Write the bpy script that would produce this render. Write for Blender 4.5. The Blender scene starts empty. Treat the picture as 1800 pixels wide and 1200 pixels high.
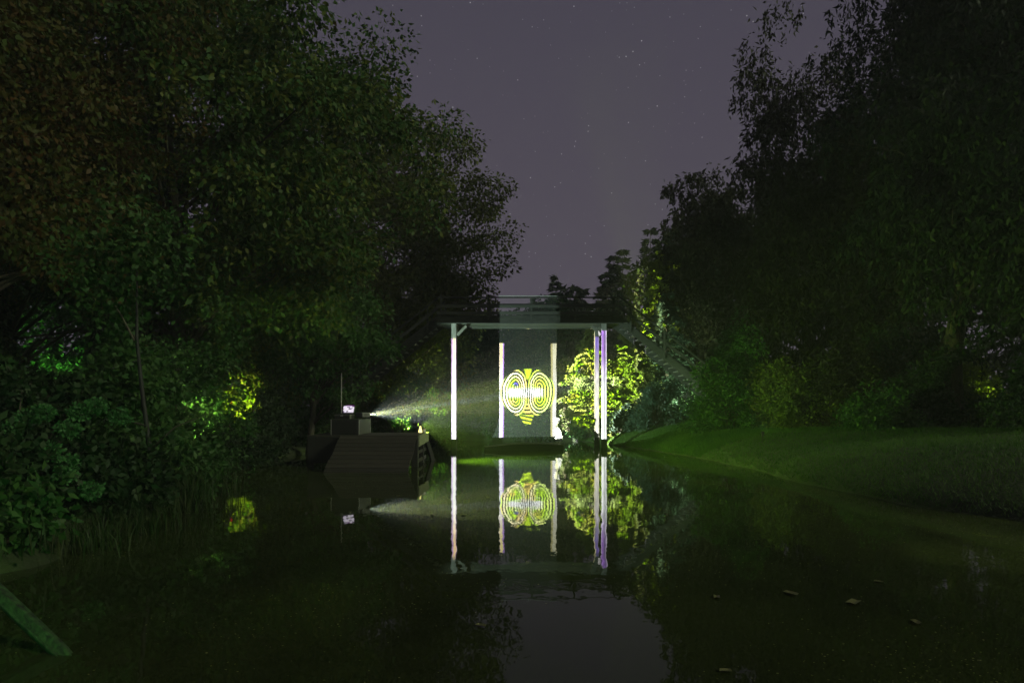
import bpy, math, random
import numpy as np
from mathutils import Vector, Matrix

R = math.radians
scene = bpy.context.scene
COL = scene.collection

# ------------------------------------------------------------------ camera
CAM_H = 1.8
cam_data = bpy.data.cameras.new('camera')
cam = bpy.data.objects.new('camera', cam_data)
COL.objects.link(cam)
cam.location = (0, 0, CAM_H)
cam.rotation_euler = (R(90), 0, 0)
cam_data.sensor_width = 36
cam_data.lens = 24
cam_data.shift_y = 115 / 1800
cam_data.clip_start = 0.05
cam_data.clip_end = 5000
scene.camera = cam

# ------------------------------------------------------------------ night sky
SKY_STRENGTH = 1.0
world = bpy.data.worlds.new('World')
scene.world = world
world.use_nodes = True
wn = world.node_tree
wn.nodes.clear()


def wnode(t, **kw):
    n = wn.nodes.new(t)
    for k, v in kw.items():
        setattr(n, k, v)
    return n


w_out = wnode('ShaderNodeOutputWorld')
w_bg = wnode('ShaderNodeBackground')
w_tc = wnode('ShaderNodeTexCoord')
w_sep = wnode('ShaderNodeSeparateXYZ')
wn.links.new(w_tc.outputs['Generated'], w_sep.inputs[0])
w_ramp = wnode('ShaderNodeValToRGB')            # town glow low down, darker overhead
w_ramp.color_ramp.elements[0].position = 0.0
w_ramp.color_ramp.elements[0].color = (0.100, 0.084, 0.111, 1)
w_ramp.color_ramp.elements[1].position = 0.75
w_ramp.color_ramp.elements[1].color = (0.046, 0.043, 0.065, 1)
wn.links.new(w_sep.outputs[2], w_ramp.inputs[0])
w_vor = wnode('ShaderNodeTexVoronoi')           # stars
w_vor.inputs['Scale'].default_value = 115
wn.links.new(w_tc.outputs['Generated'], w_vor.inputs['Vector'])
w_lt = wnode('ShaderNodeMapRange')
w_lt.inputs['From Min'].default_value = 0.10
w_lt.inputs['From Max'].default_value = 0.018
wn.links.new(w_vor.outputs['Distance'], w_lt.inputs['Value'])
w_sc = wnode('ShaderNodeSeparateColor')
wn.links.new(w_vor.outputs['Color'], w_sc.inputs[0])
w_p = wnode('ShaderNodeMath', operation='POWER')
wn.links.new(w_sc.outputs[0], w_p.inputs[0])
w_p.inputs[1].default_value = 2.2
w_m = wnode('ShaderNodeMath', operation='MULTIPLY')
wn.links.new(w_lt.outputs[0], w_m.inputs[0])
wn.links.new(w_p.outputs[0], w_m.inputs[1])
w_m2 = wnode('ShaderNodeMath', operation='MULTIPLY')
wn.links.new(w_m.outputs[0], w_m2.inputs[0])
w_m2.inputs[1].default_value = 0.65
w_add = wnode('ShaderNodeMix', data_type='RGBA', blend_type='ADD')
w_add.inputs['Factor'].default_value = 1.0
wn.links.new(w_ramp.outputs[0], w_add.inputs['A'])
wn.links.new(w_m2.outputs[0], w_add.inputs['B'])
wn.links.new(w_add.outputs['Result'], w_bg.inputs['Color'])
w_bg.inputs['Strength'].default_value = SKY_STRENGTH
wn.links.new(w_bg.outputs[0], w_out.inputs[0])

# weak sun added as fill from behind right, to make the foliage legible
sun = bpy.data.lights.new('fill_sun', 'SUN')
sun.energy = 1.15
sun.color = (0.92, 1.0, 0.64)
sun.angle = R(8)
sun_o = bpy.data.objects.new('fill_sun', sun)
COL.objects.link(sun_o)
sun_o.rotation_euler = (R(64), 0, R(66))

scene.view_settings.view_transform = 'Standard'
scene.view_settings.look = 'None'
scene.view_settings.exposure = 0.0
scene.view_settings.gamma = 1.0
scene.view_settings.use_curve_mapping = False
cy = scene.cycles
cy.max_bounces = 6
cy.diffuse_bounces = 2
cy.glossy_bounces = 3
cy.transmission_bounces = 3
cy.transparent_max_bounces = 12
cy.volume_bounces = 0
cy.sample_clamp_indirect = 4.0
cy.caustics_reflective = False
cy.caustics_refractive = False
cy.use_denoising = True


# ------------------------------------------------------------------ helpers
ORIG = {}


def link(name, me, parent=None, loc=None):
    o = bpy.data.objects.new(name, me)
    COL.objects.link(o)
    if parent is not None:
        o.parent = parent
    if loc is not None:
        o.location = loc
    return o


def tag(o, label=None, cat=None, group=None, kind=None):
    if label:
        o['label'] = label
    if cat:
        o['category'] = cat
    if group:
        o['group'] = group
    if kind:
        o['kind'] = kind
    return o


def thing(name, loc, label, cat, group=None):
    o = link(name, None, loc=loc)
    o.empty_display_size = 0.2
    ORIG[o.name] = Vector(loc)
    return tag(o, label, cat, group)


def origin_of(o):
    while o.parent is not None:
        o = o.parent
    return ORIG.get(o.name, Vector((0, 0, 0)))


class MB:
    """collects shapes in world coordinates; build() links them as ONE mesh object"""

    def __init__(s):
        s.v = []
        s.f = []

    def add(s, verts, faces):
        k = len(s.v)
        s.v += [tuple(p) for p in verts]
        s.f += [tuple(i + k for i in f) for f in faces]
        return s

    def bar(s, p0, p1, w, h, c=0.012, up=(0, 0, 1)):
        """chamfered rectangular timber from p0 to p1; w sideways, h along up"""
        p0, p1 = Vector(p0), Vector(p1)
        d = (p1 - p0).normalized()
        up = Vector(up)
        if abs(d.dot(up)) > 0.98:
            up = Vector((0, 1, 0))
        a = d.cross(up).normalized()
        b = a.cross(d).normalized()
        w, h = w / 2, h / 2
        c = min(c, w * .45, h * .45)
        prof = [(w, h - c), (w - c, h), (-w + c, h), (-w, h - c), (-w, -h + c), (-w + c, -h), (w - c, -h), (w, -h + c)]
        vs, fs = [], []
        L = (p1 - p0).length
        e = min(c, L * .2)
        for q, k in ((0, 1), (e, 0), (L - e, 0), (L, 1)):
            f = 1 - k * c / max(w, h)
            for (x, y) in prof:
                vs.append(p0 + d * q + a * x * f + b * y * f)
        for r in range(3):
            for i in range(8):
                j = (i + 1) % 8
                fs.append((r * 8 + i, r * 8 + j, r * 8 + 8 + j, r * 8 + 8 + i))
        fs.append(tuple(range(7, -1, -1)))
        fs.append(tuple(24 + i for i in range(8)))
        return s.add(vs, fs)

    def box(s, x0, x1, y0, y1, z0, z1, c=0.01):
        return s.bar(((x0 + x1) / 2, y0, (z0 + z1) / 2), ((x0 + x1) / 2, y1, (z0 + z1) / 2), x1 - x0, z1 - z0, c)

    def tube(s, pts, rad, n=8, caps=True):
        pts = [Vector(p) for p in pts]
        vs, fs = [], []
        a = None
        for i, p in enumerate(pts):
            d = (pts[min(i + 1, len(pts) - 1)] - pts[max(i - 1, 0)]).normalized()
            if a is None:
                t = Vector((1, 0, 0)) if abs(d.x) < .8 else Vector((0, 1, 0))
                a = d.cross(t).normalized()
            else:
                a = (a - d * a.dot(d))
                a = a.normalized() if a.length > 1e-5 else d.orthogonal().normalized()
            b = d.cross(a)
            r = rad[i] if hasattr(rad, '__len__') else rad
            for k in range(n):
                t = 2 * math.pi * k / n
                vs.append(p + a * (math.cos(t) * r) + b * (math.sin(t) * r))
        for i in range(len(pts) - 1):
            for k in range(n):
                j = (k + 1) % n
                fs.append((i * n + k, i * n + j, (i + 1) * n + j, (i + 1) * n + k))
        if caps:
            fs.append(tuple(range(n - 1, -1, -1)))
            fs.append(tuple((len(pts) - 1) * n + k for k in range(n)))
        return s.add(vs, fs)

    def build(s, name, mat, parent=None, smooth=False):
        me = bpy.data.meshes.new(name)
        o = Vector((0, 0, 0)) if parent is None else origin_of(parent)
        me.from_pydata([(x - o.x, y - o.y, z - o.z) for (x, y, z) in s.v], [], s.f)
        if smooth:
            me.shade_smooth()
        me.materials.append(mat)
        return link(name, me, parent)


def quads_mesh(name, V, mat, k=4):
    """V: (n*k,3) array, every k vertices one face"""
    n = len(V) // k
    me = bpy.data.meshes.new(name)
    me.vertices.add(n * k)
    me.vertices.foreach_set('co', np.ascontiguousarray(V, dtype=np.float32).ravel())
    me.loops.add(n * k)
    me.loops.foreach_set('vertex_index', np.arange(n * k, dtype=np.int32))
    me.polygons.add(n)
    me.polygons.foreach_set('loop_start', np.arange(0, n * k, k, dtype=np.int32))
    try:
        me.polygons.foreach_set('loop_total', np.full(n, k, dtype=np.int32))
    except Exception:
        pass
    me.update(calc_edges=True)
    me.materials.append(mat)
    return me


# ------------------------------------------------------------------ materials
def new_mat(name):
    m = bpy.data.materials.new(name)
    m.use_nodes = True
    nt = m.node_tree
    nt.nodes.clear()
    out = nt.nodes.new('ShaderNodeOutputMaterial')
    return m, nt, out


def ramp(nt, stops):
    r = nt.nodes.new('ShaderNodeValToRGB')
    el = r.color_ramp.elements
    el[0].position, el[0].color = stops[0][0], (*stops[0][1], 1)
    el[1].position, el[1].color = stops[-1][0], (*stops[-1][1], 1)
    for p, c in stops[1:-1]:
        e = el.new(p)
        e.color = (*c, 1)
    return r


def mat_wood(name, c0, c1, scale=(3, 3, 3), rough=0.75, bump=0.3):
    m, nt, out = new_mat(name)
    b = nt.nodes.new('ShaderNodeBsdfPrincipled')
    tc = nt.nodes.new('ShaderNodeTexCoord')
    mp = nt.nodes.new('ShaderNodeMapping')
    mp.inputs['Scale'].default_value = scale
    nt.links.new(tc.outputs['Object'], mp.inputs[0])
    n = nt.nodes.new('ShaderNodeTexNoise')
    n.inputs['Scale'].default_value = 4
    n.inputs['Detail'].default_value = 6
    nt.links.new(mp.outputs[0], n.inputs['Vector'])
    oi = nt.nodes.new('ShaderNodeObjectInfo')
    ad = nt.nodes.new('ShaderNodeMath')
    ad.operation = 'MULTIPLY_ADD'
    nt.links.new(oi.outputs['Random'], ad.inputs[0])
    ad.inputs[1].default_value = 0.35
    nt.links.new(n.outputs[0], ad.inputs[2])
    r = ramp(nt, [(0.35, c0), (0.95, c1)])
    nt.links.new(ad.outputs[0], r.inputs[0])
    nt.links.new(r.outputs[0], b.inputs['Base Color'])
    b.inputs['Roughness'].default_value = rough
    bp = nt.nodes.new('ShaderNodeBump')
    bp.inputs['Strength'].default_value = bump
    bp.inputs['Distance'].default_value = 0.02
    nt.links.new(n.outputs[0], bp.inputs['Height'])
    nt.links.new(bp.outputs[0], b.inputs['Normal'])
    nt.links.new(b.outputs[0], out.inputs[0])
    return m


def mat_plain(name, col, rough=0.5, metal=0.0, var=0.15):
    m, nt, out = new_mat(name)
    b = nt.nodes.new('ShaderNodeBsdfPrincipled')
    n = nt.nodes.new('ShaderNodeTexNoise')
    n.inputs['Scale'].default_value = 9
    n.inputs['Detail'].default_value = 4
    r = ramp(nt, [(0.3, tuple(c * (1 - var) for c in col)), (0.7, tuple(min(1, c * (1 + var)) for c in col))])
    nt.links.new(n.outputs[0], r.inputs[0])
    nt.links.new(r.outputs[0], b.inputs['Base Color'])
    b.inputs['Roughness'].default_value = rough
    b.inputs['Metallic'].default_value = metal
    nt.links.new(b.outputs[0], out.inputs[0])
    return m


def mat_emit(name, col, strength):
    m, nt, out = new_mat(name)
    e = nt.nodes.new('ShaderNodeEmission')
    e.inputs[0].default_value = (*col, 1)
    e.inputs[1].default_value = strength
    nt.links.new(e.outputs[0], out.inputs[0])
    return m


def mat_leaf(name, cols, transl=0.35, rough=0.55):
    """cols: list of leaf colours picked per leaf, with slow patches across the crown"""
    m, nt, out = new_mat(name)
    g = nt.nodes.new('ShaderNodeNewGeometry')
    tc = nt.nodes.new('ShaderNodeTexCoord')
    n = nt.nodes.new('ShaderNodeTexNoise')
    n.inputs['Scale'].default_value = 0.45
    n.inputs['Detail'].default_value = 3
    nt.links.new(tc.outputs['Object'], n.inputs['Vector'])
    mx = nt.nodes.new('ShaderNodeMath')
    mx.operation = 'MULTIPLY_ADD'
    nt.links.new(g.outputs['Random Per Island'], mx.inputs[0])
    mx.inputs[1].default_value = 0.55
    nt.links.new(n.outputs[0], mx.inputs[2])
    s = [(0.30 + 0.75 * i / max(1, len(cols) - 1), c) for i, c in enumerate(cols)]
    s[-1] = (1.0, s[-1][1])
    r = ramp(nt, s)
    nt.links.new(mx.outputs[0], r.inputs[0])
    b = nt.nodes.new('ShaderNodeBsdfPrincipled')
    nt.links.new(r.outputs[0], b.inputs['Base Color'])
    b.inputs['Roughness'].default_value = rough
    b.inputs['Specular IOR Level'].default_value = 0.25
    t = nt.nodes.new('ShaderNodeBsdfTranslucent')
    nt.links.new(r.outputs[0], t.inputs[0])
    mix = nt.nodes.new('ShaderNodeMixShader')
    mix.inputs[0].default_value = transl
    nt.links.new(b.outputs[0], mix.inputs[1])
    nt.links.new(t.outputs[0], mix.inputs[2])
    nt.links.new(mix.outputs[0], out.inputs[0])
    return m


M = {}
M['timber'] = mat_wood('weathered_timber', (0.10, 0.10, 0.085), (0.26, 0.26, 0.22), (1, 1, 6))
M['timber_long'] = mat_wood('lit_beam', (0.06, 0.068, 0.055), (0.17, 0.18, 0.145), (0.6, 6, 6))  # paler copy of the bridge timber, for the lit underside
M['shaded_timber'] = mat_wood('shaded_timber', (0.022, 0.025, 0.022), (0.08, 0.084, 0.072), (0.8, 4, 4), 0.85)  # bridge timber darkened in colour where rails, stairs and fascia stay unlit
M['post'] = mat_wood('post_timber', (0.11, 0.11, 0.10), (0.33, 0.33, 0.31), (5, 5, 0.7), 0.7, 0.2)
M['tarred'] = mat_wood('tarred_timber', (0.008, 0.008, 0.008), (0.022, 0.022, 0.019), (6, 6, 1), 0.7, 0.2)
M['plank'] = mat_wood('jetty_plank', (0.012, 0.012, 0.009), (0.05, 0.045, 0.033), (0.8, 6, 6), 0.8)
M['lit_board'] = mat_wood('lit_board', (0.14, 0.16, 0.09), (0.30, 0.32, 0.2), (4, 1, 4), 0.8)  # pale green tone stands for projector light on the end board
M['bark'] = mat_wood('bark', (0.03, 0.027, 0.02), (0.10, 0.085, 0.06), (5, 5, 1.2), 0.9, 0.8)
M['black'] = mat_plain('black_casing', (0.02, 0.02, 0.02), 0.5)
M['dark_metal'] = mat_plain('dark_metal', (0.06, 0.06, 0.06), 0.4, 0.6)
M['cabinet'] = mat_plain('cabinet_panel', (0.03, 0.036, 0.028), 0.6)
M['edge_metal'] = mat_plain('edge_metal', (0.45, 0.45, 0.42), 0.35, 0.7)
M['grey_plastic'] = mat_plain('grey_plastic', (0.22, 0.23, 0.21), 0.45)
M['white_cloth'] = mat_plain('white_cloth', (0.72, 0.76, 0.74), 0.9)
M['lily'] = mat_plain('yellowed_leaf', (0.13, 0.13, 0.045), 0.6, 0, 0.4)

M['maple'] = mat_leaf('maple_leaf', [(0.075, 0.05, 0.014), (0.055, 0.105, 0.018), (0.038, 0.11, 0.024), (0.14, 0.17, 0.03)])
M['olive'] = mat_leaf('olive_leaf', [(0.10, 0.075, 0.018), (0.085, 0.12, 0.022), (0.13, 0.15, 0.03)])
M['russet'] = mat_leaf('russet_leaf', [(0.11, 0.04, 0.014), (0.085, 0.075, 0.018), (0.065, 0.10, 0.02)])
M['deep'] = mat_leaf('deep_leaf', [(0.012, 0.028, 0.010), (0.02, 0.05, 0.016), (0.035, 0.06, 0.02)])
M['bush'] = mat_leaf('bush_leaf', [(0.02, 0.06, 0.016), (0.038, 0.105, 0.024), (0.07, 0.14, 0.034)])
M['needle'] = mat_leaf('dark_needle', [(0.010, 0.022, 0.010), (0.018, 0.040, 0.016), (0.032, 0.048, 0.018)], 0.15)
M['bluegreen'] = mat_leaf('blue_green_spray', [(0.03, 0.06, 0.04), (0.05, 0.095, 0.06), (0.075, 0.12, 0.07)], 0.2)
M['cedar'] = mat_leaf('cedar_spray', [(0.07, 0.10, 0.025), (0.11, 0.15, 0.035), (0.15, 0.18, 0.05)], 0.25)
M['brown'] = mat_leaf('brown_leaf', [(0.028, 0.021, 0.011), (0.035, 0.036, 0.014), (0.04, 0.05, 0.018)])
M['flower'] = mat_leaf('flower_head', [(0.03, 0.10, 0.03), (0.05, 0.15, 0.045), (0.08, 0.20, 0.06)], 0.3)
M['blade'] = mat_leaf('grass_blade', [(0.022, 0.07, 0.008), (0.045, 0.115, 0.014), (0.085, 0.16, 0.025)], 0.3)
M['reed'] = mat_leaf('reed_blade', [(0.015, 0.035, 0.008), (0.025, 0.05, 0.012), (0.045, 0.06, 0.02)], 0.3)
M['weed'] = mat_leaf('duckweed', [(0.08, 0.12, 0.02), (0.14, 0.17, 0.04), (0.2, 0.2, 0.08)], 0.1)


# ------------------------------------------------------------------ terrain
YL = [-400, 0, 6, 9, 12, 16, 20, 24, 27, 31, 34, 36.5]
XL = [-7, -5.2, -5.3, -5.7, -6.0, -7.0, -8.4, -8.2, -7.6, -6.2, -5.0, -4.2]
YR = [-400, 0, 10.8, 12.3, 16, 20.6, 25.4, 29, 31, 33, 34.5, 36.5]
XR = [9.5, 9.2, 8.1, 7.25, 6.85, 6.9, 6.4, 5.65, 5.15, 4.55, 4.1, 3.4]


def water_dist(x, y):
    xl = np.interp(y, YL, XL) + 0.18 * np.sin(y * 1.7) + 0.1 * np.sin(y * 4.1 + 1)
    xr = np.interp(y, YR, XR) + 0.05 * np.sin(y * 1.3 + 2)
    return np.minimum(np.minimum(x - xl, xr - x), np.minimum(36.6 + 0.3 * np.sin(x) - y, y - 1.6))


def ground_z(x, y):
    x = np.asarray(x, dtype=float)
    y = np.asarray(y, dtype=float)
    d = water_dist(x, y)
    top = np.where(x > 0, 1.22, 0.75)
    a = np.maximum(-d, 0)
    land = 0.10 * (1 - np.exp(-a / 0.12)) + (top - 0.10) * (1 - np.exp(-a / 2.3)) + 0.04 * np.sin(x * 1.1 + y * .7) * np.minimum(a / 3, 1)
    return np.where(d > 0, -0.06 - np.minimum(0.9, 0.55 * np.maximum(d, 0)), land)


def spread(lo, hi, step, far):
    a = list(np.arange(lo, hi + 1e-6, step))
    g = step
    while a[-1] < far:
        g *= 1.4
        a.append(a[-1] + g)
    g = step
    while a[0] > -far:
        g *= 1.4
        a.insert(0, a[0] - g)
    return np.array(a)


gx = spread(-14, 14, 0.22, 900)
gy = spread(-2, 42, 0.26, 900)
XX, YY = np.meshgrid(gx, gy)
ZZ = ground_z(XX, YY)
nx, ny = len(gx), len(gy)
me = bpy.data.meshes.new('ground')
idx = np.arange(nx * ny).reshape(ny, nx)
fq = np.stack([idx[:-1, :-1], idx[:-1, 1:], idx[1:, 1:], idx[1:, :-1]], -1).reshape(-1, 4)
me.from_pydata(np.stack([XX, YY, ZZ], -1).reshape(-1, 3).tolist(), [], fq.tolist())
me.shade_smooth()
m, nt, out = new_mat('lawn_soil')
b = nt.nodes.new('ShaderNodeBsdfPrincipled')
tc = nt.nodes.new('ShaderNodeTexCoord')
n = nt.nodes.new('ShaderNodeTexNoise')
n.inputs['Scale'].default_value = 1.6
n.inputs['Detail'].default_value = 8
nt.links.new(tc.outputs['Object'], n.inputs['Vector'])
r = ramp(nt, [(0.35, (0.022, 0.028, 0.010)), (0.55, (0.032, 0.052, 0.012)), (0.75, (0.05, 0.07, 0.018))])
nt.links.new(n.outputs[0], r.inputs[0])
nt.links.new(r.outputs[0], b.inputs['Base Color'])
b.inputs['Roughness'].default_value = 0.95
bp = nt.nodes.new('ShaderNodeBump')
bp.inputs['Strength'].default_value = 0.6
bp.inputs['Distance'].default_value = 0.05
n2 = nt.nodes.new('ShaderNodeTexNoise')
n2.inputs['Scale'].default_value = 18
nt.links.new(tc.outputs['Object'], n2.inputs['Vector'])
nt.links.new(n2.outputs[0], bp.inputs['Height'])
nt.links.new(bp.outputs[0], b.inputs['Normal'])
nt.links.new(b.outputs[0], out.inputs[0])
me.materials.append(m)
ground = tag(link('ground', me), kind='structure')

# ------------------------------------------------------------------ water
m, nt, out = new_mat('pond_water')
tc = nt.nodes.new('ShaderNodeTexCoord')
mp = nt.nodes.new('ShaderNodeMapping')
mp.inputs['Scale'].default_value = (1.0, 0.55, 1)
nt.links.new(tc.outputs['Object'], mp.inputs[0])
nb = nt.nodes.new('ShaderNodeTexNoise')
nb.inputs['Scale'].default_value = 2.2
nb.inputs['Detail'].default_value = 3
nt.links.new(mp.outputs[0], nb.inputs['Vector'])
bp = nt.nodes.new('ShaderNodeBump')
bp.inputs['Strength'].default_value = 0.030
bp.inputs['Distance'].default_value = 0.1
nt.links.new(nb.outputs[0], bp.inputs['Height'])
film = nt.nodes.new('ShaderNodeTexNoise')          # algae film and drifting duckweed
film.inputs['Scale'].default_value = 0.35
film.inputs['Detail'].default_value = 7
film.inputs['Roughness'].default_value = 0.65
nt.links.new(mp.outputs[0], film.inputs['Vector'])
sepx = nt.nodes.new('ShaderNodeSeparateXYZ')
nt.links.new(tc.outputs['Object'], sepx.inputs[0])
shore = nt.nodes.new('ShaderNodeMapRange')
shore.inputs['From Min'].default_value = 3.6
shore.inputs['From Max'].default_value = 7.2
shore.inputs['To Min'].default_value = 0.0
shore.inputs['To Max'].default_value = 0.16
nt.links.new(sepx.outputs[0], shore.inputs['Value'])
fa = nt.nodes.new('ShaderNodeMath')
fa.operation = 'ADD'
nt.links.new(film.outputs[0], fa.inputs[0])
nt.links.new(shore.outputs[0], fa.inputs[1])
fr = ramp(nt, [(0.38, (0.06, 0.06, 0.06)), (0.60, (0.20, 0.20, 0.20)), (0.85, (0.85, 0.85, 0.85))])
nt.links.new(fa.outputs[0], fr.inputs[0])
dif = nt.nodes.new('ShaderNodeBsdfDiffuse')
spk = nt.nodes.new('ShaderNodeTexNoise')
spk.inputs['Scale'].default_value = 26
spk.inputs['Detail'].default_value = 5
nt.links.new(tc.outputs['Object'], spk.inputs['Vector'])
dc = ramp(nt, [(0.3, (0.06, 0.09, 0.02)), (0.7, (0.15, 0.20, 0.05))])
nt.links.new(spk.outputs[0], dc.inputs[0])
nt.links.new(dc.outputs[0], dif.inputs[0])
bw = nt.nodes.new('ShaderNodeBump')
bw.inputs['Strength'].default_value = 1.0
bw.inputs['Distance'].default_value = 0.03
nt.links.new(spk.outputs[0], bw.inputs['Height'])
nt.links.new(bw.outputs[0], dif.inputs['Normal'])
wat = nt.nodes.new('ShaderNodeBsdfPrincipled')
wat.inputs['Base Color'].default_value = (0.010, 0.013, 0.006, 1)
wat.inputs['Roughness'].default_value = 0.02
wat.inputs['IOR'].default_value = 1.42
nt.links.new(bp.outputs[0], wat.inputs['Normal'])
mix = nt.nodes.new('ShaderNodeMixShader')
nt.links.new(fr.outputs[0], mix.inputs[0])
nt.links.new(wat.outputs[0], mix.inputs[1])
nt.links.new(dif.outputs[0], mix.inputs[2])
nt.links.new(mix.outputs[0], out.inputs[0])
me = bpy.data.meshes.new('water')
me.from_pydata([(-13, 0.5, 0), (13, 0.5, 0), (13, 39, 0), (-13, 39, 0)], [], [(0, 1, 2, 3)])
me.materials.append(m)
tag(link('water', me), kind='structure')


# ------------------------------------------------------------------ footbridge
BY0, BY1 = 30.0, 31.8           # front and back rows of posts
XPL, XPR = -2.55, 4.05
ZB, ZD = 5.45, 5.78             # underside and deck
bridge = thing('footbridge', (0.75, 30.9, 0), 'high timber footbridge with stairs on both sides spanning the water', 'footbridge')
for (x, y) in ((XPL, BY0), (XPR, BY0), (-2.68, BY1), (3.95, BY1)):
    p = MB().bar((x, y, -0.5), (x, y, ZB + 0.1), 0.22, 0.22, 0.02).build('post', M['post'], bridge)
    MB().bar((x, y, -0.5), (x, y, 0.40), 0.245, 0.245, 0.02).build('unlit_foot', M['tarred'], p)  # dark sleeve painting in the post foot that the projection leaves unlit
MB().bar((-3.3, 29.93, 5.63), (4.85, 29.93, 5.63), 0.12, 0.36, 0.012).build('edge_beam', M['shaded_timber'], bridge)
MB().bar((-3.3, 31.87, 5.64), (4.85, 31.87, 5.64), 0.12, 0.38, 0.012).build('edge_beam', M['timber_long'], bridge)
for i in range(7):              # boards of the deck, seen from below
    y = 30.12 + i * 0.26
    MB().bar((-3.2, y, 5.53 + 0.012 * (i % 2)), (4.75, y, 5.53 + 0.012 * (i % 2)), 0.235, 0.055, 0.006).build('deck_board', M['timber_long'], bridge)
for s, x in ((1, XPL), (-1, XPR)):
    MB().bar((x, BY0 + .16, 5.33), (x, BY1 - .16, 5.33), 0.2, 0.2, 0.012).build('cross_beam', M['timber'], bridge)
    for y in (BY0 + 0.02,):
        MB().bar((x + s * 0.14, y, 4.95), (x + s * 0.55, y, 5.36), 0.12, 0.12, 0.01).build('knee_brace', M['timber'], bridge)
for y in (29.9, 31.9):
    for x in (-3.1, -1.05, 0.85, 2.75, 4.45):
        MB().bar((x, y, 5.60), (x, y, 6.56), 0.10, 0.10, 0.01).build('railing_post', M['shaded_timber'], bridge)
    dy = -0.07 if y < 31 else 0.07
    MB().bar((-3.3, y, 6.59), (4.65, y, 6.59), 0.12, 0.05, 0.008).build('top_rail', M['shaded_timber'], bridge)
    MB().bar((-3.3, y + dy, 6.19), (4.65, y + dy, 6.19), 0.035, 0.13, 0.006).build('middle_rail', M['shaded_timber'], bridge)
    MB().bar((-3.3, y + dy, 5.90), (4.65, y + dy, 5.90), 0.035, 0.14, 0.006).build('lower_rail', M['shaded_timber'], bridge)


def stair(sgn, xt, zt, xb, zb):
    """a flight from the deck end (xt,zt) down to the bank (xb,zb), running sideways"""
    n = int(round((zt - zb) / 0.182))
    sl = Vector((xb - xt, 0, zb - zt)).normalized()
    first = None
    for y in (30.12, 31.68):
        o = MB().bar((xt, y, zt - 0.05), (xb, y, zb - 0.05), 0.07, 0.30, 0.008).build('stair_stringer', M['shaded_timber'], bridge)
        first = first or o
    for i in range(n):
        t = (i + 0.6) / n
        x, z = xt + (xb - xt) * t, zt + (zb - zt) * t
        MB().bar((x, 30.16, z), (x, 31.64, z), 0.27, 0.045, 0.006).build('stair_tread', M['post'], first)
    for y in (30.06, 31.74):
        up = Vector((0, 0, 0.98))
        a, b_ = Vector((xt - sgn * 0.1, y, zt + 0.08)), Vector((xb, y, zb + 0.05))
        MB().bar(a + up, b_ + up, 0.07, 0.07, 0.008).build('stair_handrail', M['shaded_timber'], bridge)
        MB().bar(a + up * 0.55, b_ + up * 0.55, 0.035, 0.12, 0.006).build('stair_middle_rail', M['shaded_timber'], bridge)
        for t in (0.10, 0.36, 0.64, 0.93):
            q = a + (b_ - a) * t
            MB().bar(q + Vector((0, 0, -0.18)), q + up, 0.08, 0.08, 0.008).build('stair_railing_post', M['shaded_timber'], bridge)


stair(1, 4.75, 5.66, 10.4, 1.18)
stair(-1, -3.2, 5.66, -9.3, 0.80)

# ------------------------------------------------------------------ gauze screen
m, nt, out = new_mat('white_gauze')
tc = nt.nodes.new('ShaderNodeTexCoord')
n = nt.nodes.new('ShaderNodeTexNoise')
n.inputs['Scale'].default_value = 60
n.inputs['Detail'].default_value = 3
nt.links.new(tc.outputs['Object'], n.inputs['Vector'])
mr = nt.nodes.new('ShaderNodeMapRange')
mr.inputs['To Min'].default_value = 0.036
mr.inputs['To Max'].default_value = 0.068
nt.links.new(n.outputs[0], mr.inputs['Value'])
tr = nt.nodes.new('ShaderNodeBsdfTransparent')
df = nt.nodes.new('ShaderNodeBsdfDiffuse')
df.inputs[0].default_value = (0.82, 0.84, 0.82, 1)
tl = nt.nodes.new('ShaderNodeBsdfTranslucent')
tl.inputs[0].default_value = (0.82, 0.84, 0.82, 1)
m1 = nt.nodes.new('ShaderNodeMixShader')
m1.inputs[0].default_value = 0.35
nt.links.new(df.outputs[0], m1.inputs[1])
nt.links.new(tl.outputs[0], m1.inputs[2])
m2 = nt.nodes.new('ShaderNodeMixShader')
nt.links.new(mr.outputs[0], m2.inputs[0])
nt.links.new(tr.outputs[0], m2.inputs[1])
nt.links.new(m1.outputs[0], m2.inputs[2])
nt.links.new(m2.outputs[0], out.inputs[0])
M['gauze'] = m
SY = 29.72
screen = thing('projection_screen', (0.7, SY, 0.45), 'sheer white gauze screen hanging from the footbridge rail', 'projection screen')
vs, fs = [], []
NU, NV = 40, 80
for j in range(NV + 1):
    z = 0.47 + (6.62 - 0.47) * j / NV
    fl = max(0.0, (1.5 - z) / 1.05)
    x0 = -0.55 - 0.34 * fl ** 1.8
    x1 = 1.935 + 0.015 * math.sin(z * 3)
    for i in range(NU + 1):
        u = i / NU
        x = x0 + (x1 - x0) * u
        y = SY + 0.018 * math.sin(u * 11 + z * .4) * (1 - 0.6 * j / NV) + 0.012 * math.sin(z * 1.7 + u * 3) - 0.05 * fl * (1 - u) ** 2
        vs.append((x, y, z + 0.05 * u * (1 - j / NV)))
for j in range(NV):
    for i in range(NU):
        k = j * (NU + 1) + i
        fs.append((k, k + 1, k + NU + 2, k + NU + 1))
mb = MB()
mb.add(vs, fs)
mb.build('gauze_sheet', M['gauze'], screen, True)
mb = MB()
mb.tube([(-0.58, SY - .01, 6.63), (0.7, SY - .012, 6.625), (1.97, SY - .01, 6.63)], 0.012, 6)
mb.build('top_hem', M['white_cloth'], screen)
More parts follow.
